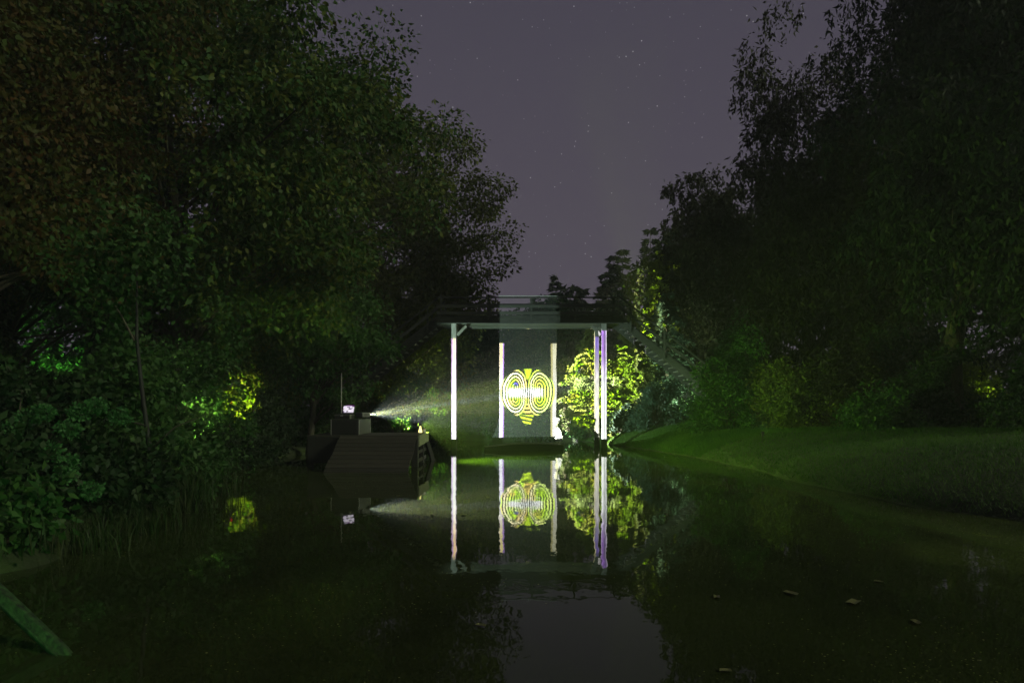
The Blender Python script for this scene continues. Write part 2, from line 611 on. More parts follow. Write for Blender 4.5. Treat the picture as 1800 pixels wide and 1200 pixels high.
# bunched lower corner of the cloth
rng = random.Random(4)
vs, fs = [], []
NA, NB = 14, 26
for j in range(NB + 1):
    t = j / NB
    z = 0.30 + 1.02 * t
    w = 0.085 + 0.05 * math.sin(t * 7.3) + 0.035 * math.sin(t * 17)
    cx = 1.985 + 0.05 * math.sin(t * 4.2 + 1)
    for i in range(NA):
        a = 2 * math.pi * i / NA
        rr = w * (1 + 0.45 * math.sin(3 * a + t * 8) * .6 + 0.3 * rng.uniform(-1, 1))
        vs.append((cx + rr * math.cos(a), SY - 0.03 + 0.7 * rr * math.sin(a), z + 0.03 * rng.uniform(-1, 1)))
for j in range(NB):
    for i in range(NA):
        fs.append((j * NA + i, j * NA + (i + 1) % NA, (j + 1) * NA + (i + 1) % NA, (j + 1) * NA + i))
fs.append(tuple(range(NA)))
fs.append(tuple(NB * NA + i for i in range(NA)))
mb = MB()
mb.add(vs, fs)
tag(mb.build('gathered_corner', M['white_cloth'], screen), 'crumpled white cloth gathered at the lower corner')

# ------------------------------------------------------------------ jetty with ramp
jetty = thing('wooden_jetty', (-5, 21.8, 0), 'dark plank jetty with a ramp sloping into the water', 'jetty')
JZ = 0.94
for i in range(9):              # deck planks run sideways
    y = 20.74 + i * 0.27
    MB().bar((-6.2, y, JZ - 0.025), (-2.86 + 0.02 * math.sin(i * 3), y, JZ - 0.025), 0.255, 0.05, 0.008).build('deck_plank', M['plank'], jetty)
A, B = Vector((0, 20.55, JZ - 0.02)), Vector((0, 18.45, -0.10))
for i in range(10):             # ramp planks
    p = A + (B - A) * ((i + .5) / 10)
    nrm = Vector((0, (B - A).z, -(B - A).y)).normalized()
    nrm = nrm if nrm.z > 0 else -nrm
    xo = 0.015 * math.sin(i * 5.1)
    MB().bar((-5.16 + xo, p.y, p.z), (-2.85 + xo, p.y, p.z), 0.215, 0.035, 0.006, nrm).build('ramp_plank', M['plank'], jetty)
for x in (-5.05, -2.93):
    MB().bar((x, A.y - .03, A.z - .09), (x, B.y + .05, B.z - .09), 0.07, 0.12, 0.008).build('ramp_stringer', M['tarred'], jetty)
e = MB()
e.add([(-2.84, 20.62, JZ), (-2.84, 22.95, JZ + .012), (-2.84, 22.95, 0.66), (-2.84, 20.62, 0.60),
       (-2.80, 20.62, JZ), (-2.80, 22.95, JZ + .012), (-2.80, 22.95, 0.66), (-2.80, 20.62, 0.60)],
      [(0, 1, 2, 3), (7, 6, 5, 4), (0, 4, 5, 1), (1, 5, 6, 2), (2, 6, 7, 3), (3, 7, 4, 0)])
tag(e.build('end_board', M['lit_board'], jetty), 'board closing the end of the jetty, its light put into the colour')
for (x, y, w) in ((-2.93, 20.62, 0.19), (-2.93, 22.1, 0.15)):
    MB().bar((x, y, -0.5), (x, y, JZ - .06), w, w, 0.012).build('leg', M['tarred'], jetty)
MB().bar((-2.60, 23.1, -0.3), (-2.92, 22.9, JZ - .06), 0.11, 0.13, 0.012).build('leg', M['tarred'], jetty)
for x in (-5.1, -6.1):
    MB().bar((x, 20.7, -0.5), (x, 20.7, JZ - .06), 0.15, 0.15, 0.012).build('leg', M['tarred'], jetty)
for z in (0.14, 0.40):
    MB().bar((-2.9, 20.75, z), (-2.9, 22.9, z), 0.05, 0.10, 0.008).build('stretcher', M['tarred'], jetty)
MB().bar((-6.15, 20.60, 0.50), (-5.2, 20.60, 0.50), 0.04, 0.78, 0.008).build('shade_skirt', M['tarred'], jetty)  # dark sheet drawn down to the water for the shade under the deck

# ------------------------------------------------------------------ cabinet, projector, laptop
cab = thing('equipment_cabinet', (-5.1, 21.7, JZ), 'dark equipment cabinet standing on the jetty under the projector', 'cabinet')
CX0, CX1, CY0, CY1, CZ1 = -5.55, -4.70, 20.95, 22.65, 1.42
MB().box(CX0, CX1, CY0, CY1, JZ, CZ1, 0.012).build('body', M['cabinet'], cab)
MB().box(CX0 + .05, CX1 - .05, CY0 - .018, CY0 - .002, JZ + .04, CZ1 - .04, 0.004).build('front_door', M['black'], cab)
for (x, y) in ((CX1, CY0), (CX1, CY1), (CX0, CY0)):
    MB().bar((x, y, JZ + .002), (x, y, CZ1 + .003), 0.024, 0.024, 0.004).build('corner_edge', M['edge_metal'], cab)

PX, PY, PZ = -4.66, 22.30, 1.545            # the projector's lens
AIM = Vector((1.0, 29.8, 2.5))
pd = (AIM - Vector((PX, PY, PZ)))
pd.z = 0
pd.normalize()
ps = Vector((-pd.y, pd.x, 0))
prj = thing('projector', (PX - .25, PY - .3, CZ1), 'small grey video projector beaming light across the water', 'projector')
c0 = Vector((PX, PY, PZ)) - pd * 0.10
MB().bar(c0 - pd * 0.34, c0, 0.36, 0.15, 0.02).build('casing', M['grey_plastic'], prj)
mb = MB()
mb.tube([c0 - pd * .01, c0 + pd * .05, c0 + pd * .055, c0 + pd * .03], [0.058, 0.055, 0.046, 0.044], 20, False)
mb.build('lens_barrel', M['black'], prj, False)
mb = MB()
mb.tube([c0 + pd * .028, c0 + pd * .034], [0.044, 0.040], 20)
mb.build('lens_glass', mat_emit('glowing_lens', (0.75, 1.0, 0.6), 14.0), prj)
for a_ in (-.12, .12):
    for b_ in (.05, .3):
        q = c0 - pd * b_ + ps * a_
        MB().tube([(q.x, q.y, CZ1 + .004), (q.x, q.y, PZ - .07)], 0.018, 8).build('foot', M['black'], prj)
for k in range(5):
    q = c0 - pd * (.08 + .045 * k) - ps * 0.181
    MB().bar(q + Vector((0, 0, -.04)), q + Vector((0, 0, .04)), 0.006, 0.02, 0.001).build('vent_slat', M['black'], prj)

case = thing('flight_case', (-5.3, 21.5, CZ1), 'black flight case beneath the laptop on the cabinet', 'case')
MB().box(-5.50, -5.02, 21.1, 21.75, CZ1 + .003, CZ1 + 0.16, 0.012).build('body', M['black'], case)
MB().box(-5.505, -5.015, 21.095, 21.755, CZ1 + 0.118, CZ1 + 0.128, 0.003).build('lid_seam', M['edge_metal'], case)
MB().box(-5.30, -5.22, 21.075, 21.094, CZ1 + .09, CZ1 + .14, 0.004).build('latch', M['edge_metal'], case)
LZ = CZ1 + 0.165
lap = thing('laptop', (-5.2, 21.35, LZ), 'open laptop with a bright lilac-white display on the flight case', 'laptop')
MB().box(-5.36, -4.99, 21.2, 21.46, LZ, LZ + 0.02, 0.006).build('keyboard_base', M['dark_metal'], lap)
mb = MB()
q0, q1 = Vector((-5.16, 21.47, LZ + .02)), Vector((-5.145, 21.60, LZ + .275))
mb.bar(q0, q1, 0.37, 0.012, 0.003, (0, -1, .4))
mb.build('lid', M['dark_metal'], lap)
m, nt, out = new_mat('laptop_display')
tc = nt.nodes.new('ShaderNodeTexCoord')
mp = nt.nodes.new('ShaderNodeMapping')
mp.inputs['Scale'].default_value = (9, 3, 14)
nt.links.new(tc.outputs['Object'], mp.inputs[0])
br = nt.nodes.new('ShaderNodeTexVoronoi')
br.inputs['Scale'].default_value = 1.6
nt.links.new(mp.outputs[0], br.inputs['Vector'])
sc_ = nt.nodes.new('ShaderNodeSeparateColor')
nt.links.new(br.outputs['Color'], sc_.inputs[0])
r = ramp(nt, [(0.0, (0.05, 0.03, 0.08)), (0.32, (0.08, 0.05, 0.12)), (0.36, (0.85, 0.78, 0.95)), (1.0, (1.0, 0.93, 1.0))])
nt.links.new(sc_.outputs[0], r.inputs[0])
em = nt.nodes.new('ShaderNodeEmission')
em.inputs[1].default_value = 0.95
nt.links.new(r.outputs[0], em.inputs[0])
nt.links.new(em.outputs[0], out.inputs[0])
d_ = (q1 - q0).normalized()
nn = Vector((0, -d_.z, d_.y)).normalized()
nn = nn if nn.y < 0 else -nn
ax = Vector((1, 0, 0))
a0, a1 = q0 + d_ * .02 + nn * .009, q1 - d_ * .035 + nn * .009
mb = MB()
mb.add([a0 - ax * .17, a0 + ax * .17, a1 + ax * .17, a1 - ax * .17], [(0, 1, 2, 3)])
mb.build('display', m, lap)
a0, a1 = a1, q1 - d_ * .012 + nn * .009
mb = MB()
mb.add([a0 - ax * .10, a0 + ax * .16, a1 + ax * .16, a1 - ax * .10], [(0, 1, 2, 3)])
mb.build('display_bar', mat_emit('purple_bar', (0.25, 0.02, 0.35), 0.6), lap)


# ------------------------------------------------------------------ the projector's light (picture thrown by the lens)
class Ex:
    """small arithmetic over shader nodes"""
    nt = None

    def __init__(s, sock):
        s.s = sock

    @staticmethod
    def op(kind, *a, clamp=False):
        n = Ex.nt.nodes.new('ShaderNodeMath')
        n.operation = kind
        n.use_clamp = clamp
        for i, v in enumerate(a):
            if isinstance(v, Ex):
                Ex.nt.links.new(v.s, n.inputs[i])
            else:
                n.inputs[i].default_value = v
        return Ex(n.outputs[0])

    def __add__(s, o): return Ex.op('ADD', s, o)
    __radd__ = __add__
    def __sub__(s, o): return Ex.op('SUBTRACT', s, o)
    def __rsub__(s, o): return Ex.op('SUBTRACT', o, s)
    def __mul__(s, o): return Ex.op('MULTIPLY', s, o)
    __rmul__ = __mul__
    def __truediv__(s, o): return Ex.op('DIVIDE', s, o)
    def __rtruediv__(s, o): return Ex.op('DIVIDE', o, s)


def ss(a, b, v):
    n = Ex.nt.nodes.new('ShaderNodeMapRange')
    n.interpolation_type = 'SMOOTHSTEP'
    n.inputs['From Min'].default_value = a
    n.inputs['From Max'].default_value = b
    Ex.nt.links.new(v.s, n.inputs['Value'])
    return Ex(n.outputs[0])


def band(v, a, b, soft=0.012):
    return ss(a - soft, a + soft, v) - ss(b - soft, b + soft, v)


def fabs(v): return Ex.op('ABSOLUTE', v)
def fmax(a, b): return Ex.op('MAXIMUM', a, b)


def mixc(f, A, B):
    return [a + (b - a) * f if isinstance(a, Ex) or isinstance(b, Ex) else f * (b - a) + a for a, b in zip(A, B)]


PROJ_POWER = 230000.0
lamp = bpy.data.lights.new('projector_beam', 'SPOT')
lamp.energy = PROJ_POWER
lamp.spot_size = R(55)
lamp.spot_blend = 0.0
lamp.shadow_soft_size = 0.0
lo = link('projector_beam', lamp, prj)
lo.location = Vector((PX, PY, PZ)) - ORIG[prj.name]
lo.rotation_euler = Vector((4.6, 7.42, 1.6)).to_track_quat('-Z', 'Y').to_euler()
lamp.use_nodes = True
nt = lamp.node_tree
Ex.nt = nt
em = nt.nodes['Emission']
geo = nt.nodes.new('ShaderNodeNewGeometry')
sp = nt.nodes.new('ShaderNodeSeparateXYZ')
nt.links.new(geo.outputs['Incoming'], sp.inputs[0])
DX, DY, DZ = Ex(sp.outputs[0]), Ex(sp.outputs[1]), Ex(sp.outputs[2])
k = (SY - PY) / DY
X = DX * k + PX                 # where the ray meets the plane of the gauze
Z = DZ * k + PZ
# soft unevenness
cmb = nt.nodes.new('ShaderNodeCombineXYZ')
nt.links.new(X.s, cmb.inputs[0])
nt.links.new(Z.s, cmb.inputs[1])
noi = nt.nodes.new('ShaderNodeTexNoise')
noi.inputs['Scale'].default_value = 1.9
noi.inputs['Detail'].default_value = 2
nt.links.new(cmb.outputs[0], noi.inputs['Vector'])
N1 = Ex(noi.outputs[0])
# ring picture
u = (X - 0.675) / 1.21
v = (Z - 2.42) / 1.07
u = u + (N1 - 0.5) * 0.08
r_ = Ex.op('SQRT', u * u + v * v)
d_ = fabs(u) - 0.42
dn = Ex.op('MINIMUM', d_, 0.0) / 0.42
dp = fmax(d_, 0.0) / 0.60
he = 0.26 * (1.0 - ss(0.0, 0.8, dp))
dv_ = fmax(fabs(v) - he, 0.0) / (0.98 - he)
dist = Ex.op('SQRT', dn * dn + dp * dp + dv_ * dv_)          # nested loops round each lobe
stripe = ss(-0.10, 0.60, Ex.op('COSINE', dist * (2 * math.pi * 5.5)) + 0.30 * ss(0.0, 0.4, dp))
msk_ = (1.0 - ss(0.95, 1.0, dist + (N1 - 0.5) * 0.14)) * (1.0 - ss(0.97, 1.02, r_))
low = (1.0 - ss(0.86, 0.96, r_)) * ss(0.30, 0.50, v * -1.0) * ss(0.9, 1.0, dist) * ss(-0.3, 0.4, Ex.op('COSINE', r_ * 40.0))
white = (1.0 - ss(0.08, 0.26, fabs(v))) * (1.0 - ss(0.45, 0.78, fabs(u + 0.08)))
stripe = stripe + (1.0 - stripe) * white * 0.35 * ss(0.15, 0.35, fabs(u))
warm = 0.8 * ss(0.44, 0.60, N1) * (1.0 - 0.8 * ss(0.0, 0.7, u))
colr = mixc(warm, (0.52, 0.86, 0.02), (1.0, 0.60, 0.16))
pale = ss(0.35, 0.75, dist) * (1.0 - ss(0.75, 0.95, dist)) * (1.0 - 0.6 * ss(0.0, 0.6, u))
colr = mixc(pale * 0.75, colr, (1.0, 0.88, 0.62))
colr = mixc(white, colr, (1.0, 1.0, 1.0))
pu = u + 0.40
pv = v - 0.36
purp = 1.0 - ss(0.05, 0.16, Ex.op('SQRT', pu * pu + pv * pv))
colr = mixc(purp, colr, (0.08, 0.05, 0.50))
flame = (1.0 - ss(-0.03, 0.03, fabs(u) - (v - 0.40) * 0.24)) * (1.0 - ss(0.92, 1.0, r_)) * ss(0.5, 0.6, v)
tw = (v + 1.56) * 0.40
tail = (1.0 - ss(-0.02, 0.02, fabs(u + (v + 1.2) * 0.12) - tw)) * band(v, -1.32, -0.90, 0.02) * ss(-0.5, 0.1, Ex.op('SINE', (v + u * 0.25) * 40.0))
extra = fmax(flame, tail) * (1.0 - msk_)
colr = mixc(extra, colr, (0.62, 0.88, 0.02))
amp = fmax(fmax(msk_ * stripe * (1.6 + 0.6 * N1), low * 1.5), extra * 1.2)
pic = [c * amp for c in colr]
# bars: two on the gauze, and the ones aimed at the posts
up = ss(2.2, 4.2, Z)


def bar_rgb(x0, x1, z0, z1, top, bot, edge, ew, gain):
    msk = band(X, x0, x1, 0.010) * (1.0 - 0.75 * band(X, 3.84, 3.88, 0.01)) * band(Z, z0, z1, 0.02) * gain * (0.6 + 0.8 * N1)
    e_ = 1.0 - band(X, x0 + ew[0], x1 - ew[1], 0.02)
    c = mixc(up, bot, top)
    c = mixc(e_, c, edge)
    return [q * msk for q in c]


bars = [
    bar_rgb(-0.56, -0.36, 0.45, 4.57, (1.0, 0.86, 0.36), (0.92, 0.90, 1.0), (0.40, 0.22, 0.62), (0.01, 0.06), 0.95),
    bar_rgb(1.70, 1.97, 0.42, 4.57, (0.95, 0.92, 0.62), (1.0, 0.95, 0.95), (0.62, 0.55, 0.24), (0.08, 0.03), 0.75),
    bar_rgb(-2.70, -2.49, 0.42, 4.72, (0.85, 0.58, 0.28), (1.0, 0.97, 0.97), (0.28, 0.10, 0.34), (0.07, 0.03), 0.125),
    bar_rgb(3.52, 3.965, 0.42, 5.06, (0.33, 0.12, 0.62), (0.97, 0.95, 1.0), (0.85, 0.8, 0.9), (0.10, 0.05), 0.20),
    bar_rgb(1.99, 2.24, 0.42, 4.32, (0.20, 0.10, 0.62), (1.0, 0.92, 0.86), (0.70, 0.62, 0.28), (0.08, 0.03), 0.20),
]
fill = band(X, -3.05, 15.0, 0.5) * band(Z, 0.42, 5.40, 0.02) * (1.0 - 0.3 * ss(4.2, 4.9, X)) * (1.0 - 0.55 * ss(2.2, 4.2, Z))
fill2 = band(X, -0.60, 1.98, 0.03) * band(Z, 5.40, 6.75, 0.02) * 0.22
dmask = 1.0 - ss(0.97, 1.03, r_)
for q in range(2):
    bars[q] = [c * (1.0 - dmask * 0.92) for c in bars[q]]
tot = []
for i in range(3):
    c = pic[i]
    for b_ in bars:
        c = c + b_[i]
    c = c + (fill + fill2) * (0.026, 0.037, 0.030)[i]
    tot.append(c)
cc = nt.nodes.new('ShaderNodeCombineColor')
for i in range(3):
    nt.links.new(tot[i].s, cc.inputs[i])
nt.links.new(cc.outputs[0], em.inputs['Color'])
em.inputs['Strength'].default_value = 1.0

# ------------------------------------------------------------------ small things on the jetty and the water
lan = thing('small_lantern', (-2.98, 22.2, JZ), 'tiny lit lantern glowing yellow on the end of the jetty', 'lantern')
LX, LY = -2.98, 22.2
MB().tube([(LX, LY, JZ + .003), (LX, LY, JZ + .03)], [0.075, 0.07], 12).build('base', M['black'], lan)
MB().tube([(LX, LY, JZ + .03), (LX, LY, JZ + .11), (LX, LY, JZ + .17), (LX, LY, JZ + .24)], [0.06, 0.055, 0.03, 0.025], 12).build('glass', mat_emit('lantern_glow', (0.95, 0.85, 0.30), 2.2), lan, True)
MB().tube([(LX, LY, JZ + .24), (LX, LY, JZ + .30)], [0.03, 0.008], 12).build('cap', M['dark_metal'], lan)
MB().tube([(LX - .075, LY, JZ + .02), (LX - .08, LY, JZ + .2), (LX, LY, JZ + .33), (LX + .08, LY, JZ + .2), (LX + .075, LY, JZ + .02)], 0.005, 6).build('handle', M['dark_metal'], lan)
jar = thing('glass_jar', (-2.83, 22.4, JZ), 'small white jar beside the lantern on the jetty end', 'jar')
MB().tube([(-2.87, 22.4, JZ + .014), (-2.87, 22.4, JZ + .12), (-2.87, 22.4, JZ + .13)], [0.04, 0.04, 0.03], 12).build('body', M['white_cloth'], jar, True)
MB().tube([(-2.87, 22.4, JZ + .13), (-2.87, 22.4, JZ + .15)], 0.034, 12).build('lid', mat_plain('pink_lid', (0.5, 0.2, 0.4), 0.4), jar)

pole = MB()
pole.tube([(-6.05, 24.2, 0.6), (-6.05, 24.2, 2.0), (-6.04, 24.2, 3.0)], [0.02, 0.018, 0.016], 8)
tag(pole.build('thin_pole', M['edge_metal']), 'thin upright pole among the bushes behind the cabinet', 'pole')

# low dark punt under the screen
punt = thing('punt', (0.5, 28.95, 0), 'low dark flat-bottomed punt floating below the gauze screen', 'boat')
vs, fs = [], []
PA, PB = Vector((-1.15, 28.55, 0)), Vector((2.15, 29.15, 0))
dv = (PB - PA).normalized()
sv = Vector((-dv.y, dv.x, 0))
NS = 14
for i in range(NS + 1):
    t = i / NS
    hw = 0.36 * (math.sin(math.pi * (0.08 + 0.84 * t)) ** 0.6)
    ztop = 0.13 + 0.10 * math.sin(math.pi * t) + 0.05 * t
    c = PA + (PB - PA) * t
    for (s_, zz, kk) in ((-1, ztop, 1.0), (-1, -0.06, .8), (1, -0.06, .8), (1, ztop, 1.0)):
        q = c + sv * (s_ * hw * kk)
        vs.append((q.x, q.y, zz))
for i in range(NS):
    for k in range(3):
        fs.append((i * 4 + k, i * 4 + k + 1, i * 4 + 5 + k, i * 4 + 4 + k))
fs += [(0, 1, 2, 3), (NS * 4 + 3, NS * 4 + 2, NS * 4 + 1, NS * 4)]
MB().add(vs, fs).build('hull', M['tarred'], punt)
for s_ in (0, 3):
    MB().tube([Vector(vs[i * 4 + s_]) + Vector((0, 0, 0.012)) for i in range(NS + 1)], 0.018, 6).build('gunwale', M['timber'], punt)
for t in (0.3, 0.7):
    c = PA + (PB - PA) * t
    MB().bar(c - sv * .33 + Vector((0, 0, .17)), c + sv * .33 + Vector((0, 0, .17)), 0.2, 0.03, 0.005).build('thwart', M['tarred'], punt)

# plank at the lower left
pl = MB()
lg = [Vector((-3.16, 4.95, -0.10)), Vector((-3.30, 5.0, 0.0)), Vector((-3.7, 5.17, 0.21)), Vector((-4.2, 5.36, 0.50)), Vector((-4.8, 5.6, 0.80)), Vector((-5.6, 5.9, 1.16))]
pl.tube(lg, [0.046, 0.054, 0.058, 0.054, 0.064, 0.07], 14)
for q in range(len(pl.v)):
    x, y, z = pl.v[q]
    w_ = 0.012 * math.sin(q * 2.3) + 0.008 * math.sin(q * 7.7)
    pl.v[q] = (x + w_, y - w_, z + w_)
tag(pl.build('leaning_log', mat_wood('green_lit_log', (0.005, 0.006, 0.004), (0.05, 0.12, 0.03), (5, 5, 5), 0.9, 0.8), None, True), 'log leaning from the bank into the water, lit green', 'log')  # green lamplight is also put into the log's mottled colour


# ------------------------------------------------------------------ plants
def px_of(P):
    d = np.maximum(P[:, 1], 0.1)
    return 900 + 1200 * P[:, 0] / d, 715 - 1200 * (P[:, 2] - CAM_H) / d


# sight lines that stay open in the photograph: (from, to, radius) in metres
CL = [((0, 0, 1.8), (-20.2, 30, 5.2), 1.1), ((0, 0, 1.8), (-11.4, 27.5, 2.5), 0.05), ((0, 0, 1.8), (16.9, 25, 2.8), 0.6),
      ((-4.58, 11.45, 0.0), (-11.3, 28, 2.6), 0.6)]


def clear(P):
    """mask of points that may carry leaves: off the water's open air, the bridge, the beam and the gaps"""
    ok = np.ones(len(P), bool)
    x, y, z = P[:, 0], P[:, 1], P[:, 2]
    ok &= z > ground_z(x, y) - 0.05
    ok &= z > 0.06
    # the open lane over the water as far as the bridge, left side hugging the bank
    lane = (y < 30) & (x > np.interp(y, [0, 12, 17, 20, 24, 30], [-5.2, -5.4, -4.8, -4.9, -4.0, -3.2])) & (x < 5) & (z < np.interp(y, [0, 16, 20, 30], [3.0, 4.0, 4.3, 6.0]))
    ok &= ~lane
    # jetty and what stands on it
    ok &= ~((y > 17.5) & (y < 23.6) & (x > -6.9) & (x < -2) & (z < 2.35))
    # the bridge with its stairs
    ok &= ~((y > 29.4) & (y < 32.3) & (x > -9.6) & (x < 10.6) & (z < 7.2))
    # view onto jetty and left stair
    ok &= ~((y < 20.5) & (y > 9) & (x / np.maximum(y, .1) > -0.30) & (z < 2.4) & (x < 0))
    for a, b_, rad in CL:
        a, b_ = np.array(a), np.array(b_)
        L = np.linalg.norm(b_ - a)
        d = (b_ - a) / L
        t = (P - a) @ d
        dist = np.linalg.norm(P - a - t[:, None] * d, axis=1)
        ok &= ~((dist < rad * (0.4 + 0.6 * np.clip(t / L, 0, 1)) + 0.12) & (t < L - 1.2) & (t > 0))
    return ok


def leaves(P, D, L, W, rng, curl=0.25):
    """diamond leaves at P pointing along D"""
    n = len(P)
    D = D / np.maximum(np.linalg.norm(D, axis=1, keepdims=True), 1e-6)
    U = rng.normal(size=(n, 3))
    S = np.cross(D, U)
    S /= np.maximum(np.linalg.norm(S, axis=1, keepdims=True), 1e-6)
    Nn = np.cross(S, D)
    l = (L * rng.uniform(.5, 1.45, n))[:, None]
    w = (W * rng.uniform(.7, 1.2, n))[:, None]
    V = np.empty((n, 4, 3))
    V[:, 0] = P
    V[:, 1] = P + D * l * .45 + S * w + Nn * l * curl * .3
    V[:, 2] = P + D * l - Nn * l * curl * .5
    V[:, 3] = P + D * l * .45 - S * w + Nn * l * curl * .3
    return V.reshape(-1, 3)


def lumpy(dirs, seed):
    """uneven radius for a direction"""
    r = np.random.default_rng(seed)
    f = np.ones(len(dirs))
    for _ in range(6):
        ax_ = r.normal(size=3)
        ax_ /= np.linalg.norm(ax_)
        f += r.uniform(.05, .16) * np.sin((dirs @ ax_) * r.uniform(3, 7) + r.uniform(0, 6.28))
    return f


def finish(name, root, V, trunk, mat):
    o = origin_of(root)
    me = quads_mesh('crown', V - np.array(o), mat)
    link('crown', me, root)
    if trunk is not None:
        trunk.build('trunk', M['bark'], root, True)
    return root


def branchy(trunk, base, top, cents, rng, r0, n_limb):
    """tapered trunk with limbs bending out to leaf clumps"""
    base, top = np.array(base, float), np.array(top, float)
    K = 7
    pts = [base + (top - base) * (i / K) + np.array([rng.uniform(-.12, .12), rng.uniform(-.12, .12), 0]) * (0 if i == 0 else 1) for i in range(K + 1)]
    pts[0][2] -= 0.3
    rad = [r0 * (1.35 if i == 0 else 1.0 - 0.85 * i / K) for i in range(K + 1)]
    trunk.tube([tuple(p) for p in pts], rad, 9)
    if len(cents) == 0:
        return
    pick = rng.permutation(len(cents))[:n_limb]
    H = top[2] - base[2]
    for q in pick:
        c = cents[q]
        dh = np.linalg.norm(c[:2] - base[:2])
        z0 = np.clip(c[2] - 0.55 * dh - rng.uniform(0, 1.0), base[2] + 0.22 * H, top[2] - 0.05 * H)
        t = (z0 - base[2]) / max(H, .1)
        p0 = base + (top - base) * t
        mid = p0 + (c - p0) * .5 + np.array([rng.uniform(-.3, .3), rng.uniform(-.3, .3), 0.12 * dh])
        rr = r0 * (1 - .8 * t) * .38
        trunk.tube([tuple(p0), tuple(p0 + (mid - p0) * .5), tuple(mid), tuple(c)], [rr, rr * .75, rr * .5, rr * .12], 5, False)


def broad_tree(name, label, base, crown_c, crown_r, mat, seed, clumps=260, per=150, leaf=(0.17, 0.05), clump_r=0.95, r0=0.28, group='trees around the pond', cat='tree', droop=0.5, weep=0.0, shell=0.5):
    rng = np.random.default_rng(seed)
    bz = float(ground_z(base[0], base[1]))
    root = thing(name, (base[0], base[1], bz), label, cat, group)
    d = rng.normal(size=(clumps, 3))
    d /= np.linalg.norm(d, axis=1, keepdims=True)
    rad = rng.uniform(shell ** 2, 1, clumps) ** 0.5 * lumpy(d, seed + 7)
    C = np.array(crown_c) + d * rad[:, None] * np.array(crown_r)
    C = C[C[:, 2] > bz + 0.3]
    C = C[clear(C)]
    nC = len(C)
    cr = rng.uniform(.55, 1.2, nC) * clump_r
    ci = np.repeat(np.arange(nC), per)
    off = rng.normal(size=(len(ci), 3))
    off /= np.linalg.norm(off, axis=1, keepdims=True)
    off *= (rng.uniform(0.05, 1, len(ci)) ** 0.55)[:, None]
    off[:, 2] *= 0.76
    P = C[ci] + off * cr[ci][:, None]
    D = off + rng.normal(size=off.shape) * .45
    D[:, 2] -= droop
    if weep > 0:
        t = rng.uniform(0, 1, len(ci)) ** 1.3
        strand = rng.integers(0, 14, len(ci))
        ang = (ci * 14 + strand) * 2.399963
        rr = cr[ci] * (0.25 + 0.75 * ((ci * 7 + strand * 5) % 13) / 13)
        Q = C[ci].copy()
        Q[:, 0] += rr * np.cos(ang) + rng.normal(size=len(ci)) * .05
        Q[:, 1] += rr * np.sin(ang) + rng.normal(size=len(ci)) * .05
        Q[:, 2] += .3 * cr[ci] - t * weep * (0.5 + ((ci * 3 + strand) % 7) / 7)
        hang = rng.uniform(0, 1, len(ci)) < 0.6
        P[hang] = Q[hang]
        D[hang] = rng.normal(size=(hang.sum(), 3)) * .35 + np.array([0, 0, -1.0])
    k = clear(P)
    P, D = P[k], D[k]
    V = leaves(P, D, leaf[0], leaf[1], rng)
    tk = MB()
    top = (crown_c[0], crown_c[1], crown_c[2] + crown_r[2] * .55)
    branchy(tk, (base[0], base[1], bz), top, C, rng, r0, min(70, nC))
    return finish(name, root, V, tk, mat)


def conifer(name, label, base, h, rb, mat, seed, levels=26, arms=11, per=60, leaf=(0.16, 0.022), droop=0.35, low=0.06, r0=0.16, group='trees around the pond', cat='tree', up=0.0):
    rng = np.random.default_rng(seed)
    bz = float(ground_z(base[0], base[1]))
    root = thing(name, (base[0], base[1], bz), label, cat, group)
    P, D = [], []
    tk = MB()
    tk.tube([(base[0], base[1], bz - .3), (base[0], base[1], bz + h * .5), (base[0], base[1], bz + h * .98)], [r0 * 1.2, r0 * .6, .012], 8)
    for i in range(levels):
        t = low + (1 - low) * (i + rng.uniform(-.3, .3)) / levels
        t = min(max(t, low), .985)
        L = rb * (1 - t) ** 0.75 * rng.uniform(.8, 1.15) + .08
        for a in range(max(4, int(arms * (1 - .5 * t)))):
            th = rng.uniform(0, 6.283)
            ll = L * rng.uniform(.6, 1.18)
            s = rng.uniform(0.08, 1, per) ** .7
            dirh = np.array([math.cos(th), math.sin(th), 0])
            sid = np.array([-math.sin(th), math.cos(th), 0])
            z = bz + h * t + s * ll * (up - droop * s)
            w = (0.10 + .30 * (1 - s)) * ll * .55
            p = np.array([base[0], base[1], 0]) + s[:, None] * ll * dirh + (rng.uniform(-1, 1, per) * w)[:, None] * sid
            p[:, 2] = z + rng.normal(size=per) * .06
            dd = dirh * .8 + rng.normal(size=(per, 1)) * .6 * sid + np.array([0, 0, -.35 + up]) + rng.normal(size=(per, 3)) * .3
            P.append(p)
            D.append(dd)
            if a % 3 == 0 and ll > .6:
                e_ = np.array([base[0], base[1], bz + h * t])
                tk.tube([tuple(e_), tuple(e_ + dirh * ll * .9 + np.array([0, 0, ll * .9 * (up - droop * .9)]))], [.022, .006], 4, False)
    P, D = np.concatenate(P), np.concatenate(D)
    k = clear(P)
    V = leaves(P[k], D[k], leaf[0], leaf[1], rng, .15)
    return finish(name, root, V, tk, mat)


